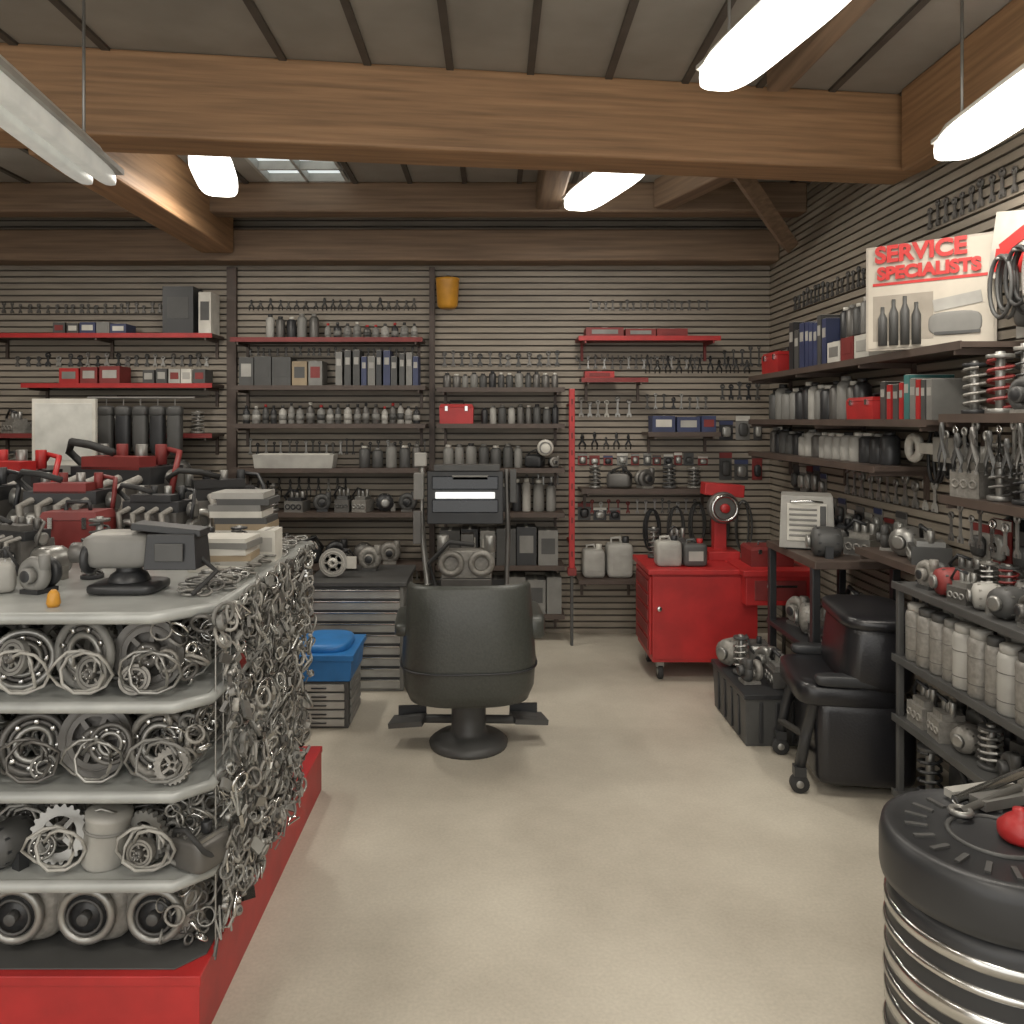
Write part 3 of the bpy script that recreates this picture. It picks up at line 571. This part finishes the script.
# ---------- right bench ----------
b=B(); b.bx(1.58,2.04,3.95,4.66,.86,.9,SHF)
for x in(1.6,2.0):
    for y in(4.0,4.62): b.bx(x-.02,x+.02,y-.02,y+.02,0,.86,BLK)
b.bx(1.58,2.04,3.95,4.66,.42,.45,BLK); b.bx(1.58,2.04,3.95,4.66,.08,.11,BLK); b.done('parts_bench',.004)
b=B(); b.T=Tr(1.72,4.42,.9)@Rz(-.35); b.box((0,0,.15),(.28,.28,.28),LGR,taper=.93); b.box((0,-.14,.15),(.2,.015,.2),WHT)
for i in range(6): b.box((-.02,-.15,.08+i*.028),(.14,.006,.012),GRY)
b.box((.08,-.15,.15),(.03,.01,.18),DGR); b.tube([(-.08,-.15,.26),(0,-.19,.27),(.08,-.15,.26)],.007,CHR); b.box((0,0,.01),(.22,.22,.02),BLK); b.done('battery_charger_unit',.008)
row('engine_parts','part',RF(.36),-4.2,-3.97,.9,.24,.16,.24,PM+[LGR]); row('engine_parts','part',RF(.14),-4.62,-3.97,.9,.2,.18,.24,PM)
for z in(.45,.11): row('engine_parts','part',RF(.34),-4.6,-3.98,z,.24,.22,.28,[BLK,DGR,DST,CST]); row('engine_parts','part',RF(.13),-4.6,-3.98,z,.2,.22,.3,[BLK,DGR])
b=B(); b.T=Tr(1.38,4.2,0)
b.box((0,0,.12),(.3,.56,.24),DGR,taper=1.05); b.box((0,0,.245),(.33,.6,.025),BLK)
for i in range(4): b.box((-.158,-.18+.12*i,.12),(.01,.03,.2),BLK)
for i in range(3): b.box((-.08+.08*i,-.292,.12),(.02,.01,.2),BLK)
b.done('plastic_crate',.004)
for xx in(1.3,1.45): row('engine_parts','part',Tr(xx,0,0)@Rz(-pi/2),-4.48,-3.92,.26,.17,.17,.22,[BLK,DGR,DST,CST,STL],gap=.0)
# ---------- armchair ----------
b=B(); b.T=Tr(1.57,3.6,0)@Rz(-.15)
b.se((.09,-.03,.6),(.3,.5,.32),LEA,.4,(0,.12,0)); b.se((.1,-.03,.745),(.34,.53,.07),LEA,.5)
b.se((-.02,0,.43),(.46,.5,.11),LEA,.35); b.se((.03,-.02,.23),(.42,.46,.38),LEA,.25)
b.se((-.03,-.235,.5),(.3,.07,.05),BLK,.45); b.se((-.03,.235,.5),(.3,.07,.05),BLK,.45)
b.tube([(-.17,-.2,.4),(-.21,-.2,.24),(-.235,-.2,.1)],.024,BLK,8); b.tube([(-.17,.2,.4),(-.21,.2,.24),(-.235,.2,.1)],.024,BLK,8)
for y in(-.2,.2):
    b.box((-.235,y,.095),(.05,.05,.04),BLK); b.cyl((-.235,y,.04),.04,.035,RUB,20,(pi/2,0,0)); b.cyl((-.235,y,.04),.016,.042,STL,12,(pi/2,0,0)); b.cyl((.18,y*.8,.025),.025,.03,RUB,14,(pi/2,0,0)); b.box((.18,y*.8,.06),(.03,.03,.05),BLK)
b.tube([(-.235,-.2,.16),(-.15,0,.16),(-.235,.2,.16)],.016,DST,8)
b.done('black_armchair')

# ---------- right foreground rack ----------
b=B()
for z in(.12,.42,.66,.95): b.bx(1.6,2.04,2.2,3.22,z-.02,z,DGR); b.bx(1.594,1.6,2.2,3.22,z-.026,z+.004,DGR)
for y in(2.22,3.2):
    for x in(1.62,2.02): b.bx(x-.012,x+.012,y-.012,y+.012,0,.95,DGR)
b.done('parts_rack',.003)
FR=lambda x:Tr(x,0,0)@Rz(-pi/2)
for x in(1.65,1.74,1.84,1.94): row('grey_filter_canisters','canister',FR(x),-3.17,-2.26,.66,.085,.08,.23,[GRY,LGR,GRY,CST],hv=.05,gap=.003)
for x in(1.68,1.83,1.96):
    row('engine_parts','part',FR(x),-3.17,-2.26,.42,.16,.14,.19,PM+[CST],gap=0); row('engine_parts','part',FR(x),-3.17,-2.26,.12,.18,.2,.24,[BLK,DGR]); row('engine_parts','part',FR(x),-3.15,-2.26,.95,.15,.12,.16,PM+[DRED,LGR],gap=0)
# ---------- drum table ----------
b=B(); b.T=Tr(1.2,1.92,0)
b.lathe((0,0,0),[(.225,0),(.235,.02),(.235,.44),(.225,.47)],BLK,48)
for z in(.1,.24,.36): b.torus((0,0,z),.236,.008,CHR,seg=56,sc=1.3)
for z0,z1 in((.16,.2),(.27,.31),(.4,.43)): b.lathe((0,0,0),[(.234,z0),(.241,z0+.004),(.241,z1-.004),(.234,z1)],CHR,56)
b.lathe((0,0,0),[(.22,.47),(.248,.48),(.252,.5),(.252,.57),(.246,.6),(.228,.61),(.218,.6),(0.001,.6)],BLK,56)
for i in range(20):
    a=i*2*pi/20; b.box((.17*math.cos(a),.17*math.sin(a),.603),(.05,.012,.006),DGR,(0,0,a))
b.torus((0,0,.602),.1,.006,DGR,seg=32)
b.tube([(.03,-.262,.52),(.03,-.262,0)],.024,BLK,10); b.tube([(-.03,.26,.5),(-.03,.26,0)],.02,BLK,10)
b.done('drum_table')
b=B(); b.T=Tr(1.29,1.99,.605)
b.tube([(-.1,.08,.012),(.1,.14,.05),(.16,.16,.06)],.012,CHR,8); b.tube([(-.12,.02,.01),(.08,.1,.035)],.01,STL,8); b.torus((-.12,.02,.012),.022,.008,STL); b.box((.02,.08,.015),(.16,.05,.025),STL,(0,0,.3)); b.box((.0,.14,.012),(.2,.03,.02),LGR,(0,0,.25)); b.done('loose_wrenches')
b=B(); b.T=Tr(1.25,1.9,.605); b.lathe((0,0,0),[(.045,0),(.05,.01),(.05,.03),(.032,.05),(.018,.06),(.018,.07),(.0,.075)],RED,20); b.box((.05,0,.02),(.08,.03,.02),ORG); b.done('red_knob_clamp')

# ---------- world + camera ----------
w=bpy.data.worlds.new('World'); bpy.context.scene.world=w; w.use_nodes=True
bg=w.node_tree.nodes['Background']; bg.inputs[0].default_value=(1,.975,.93,1); bg.inputs[1].default_value=2.0
cam=bpy.data.cameras.new('camera'); co=bpy.data.objects.new('camera',cam); bpy.context.collection.objects.link(co)
co.location=(0,0,1.6); co.rotation_euler=(pi/2,0,0); cam.lens=28.125; cam.sensor_width=36; cam.shift_x=.0166; cam.shift_y=-.09; cam.clip_start=.05
bpy.context.scene.camera=co
bpy.context.scene.view_settings.view_transform='Standard'
bpy.context.scene.view_settings.gamma=1.06
bpy.context.scene.view_settings.exposure=-.1
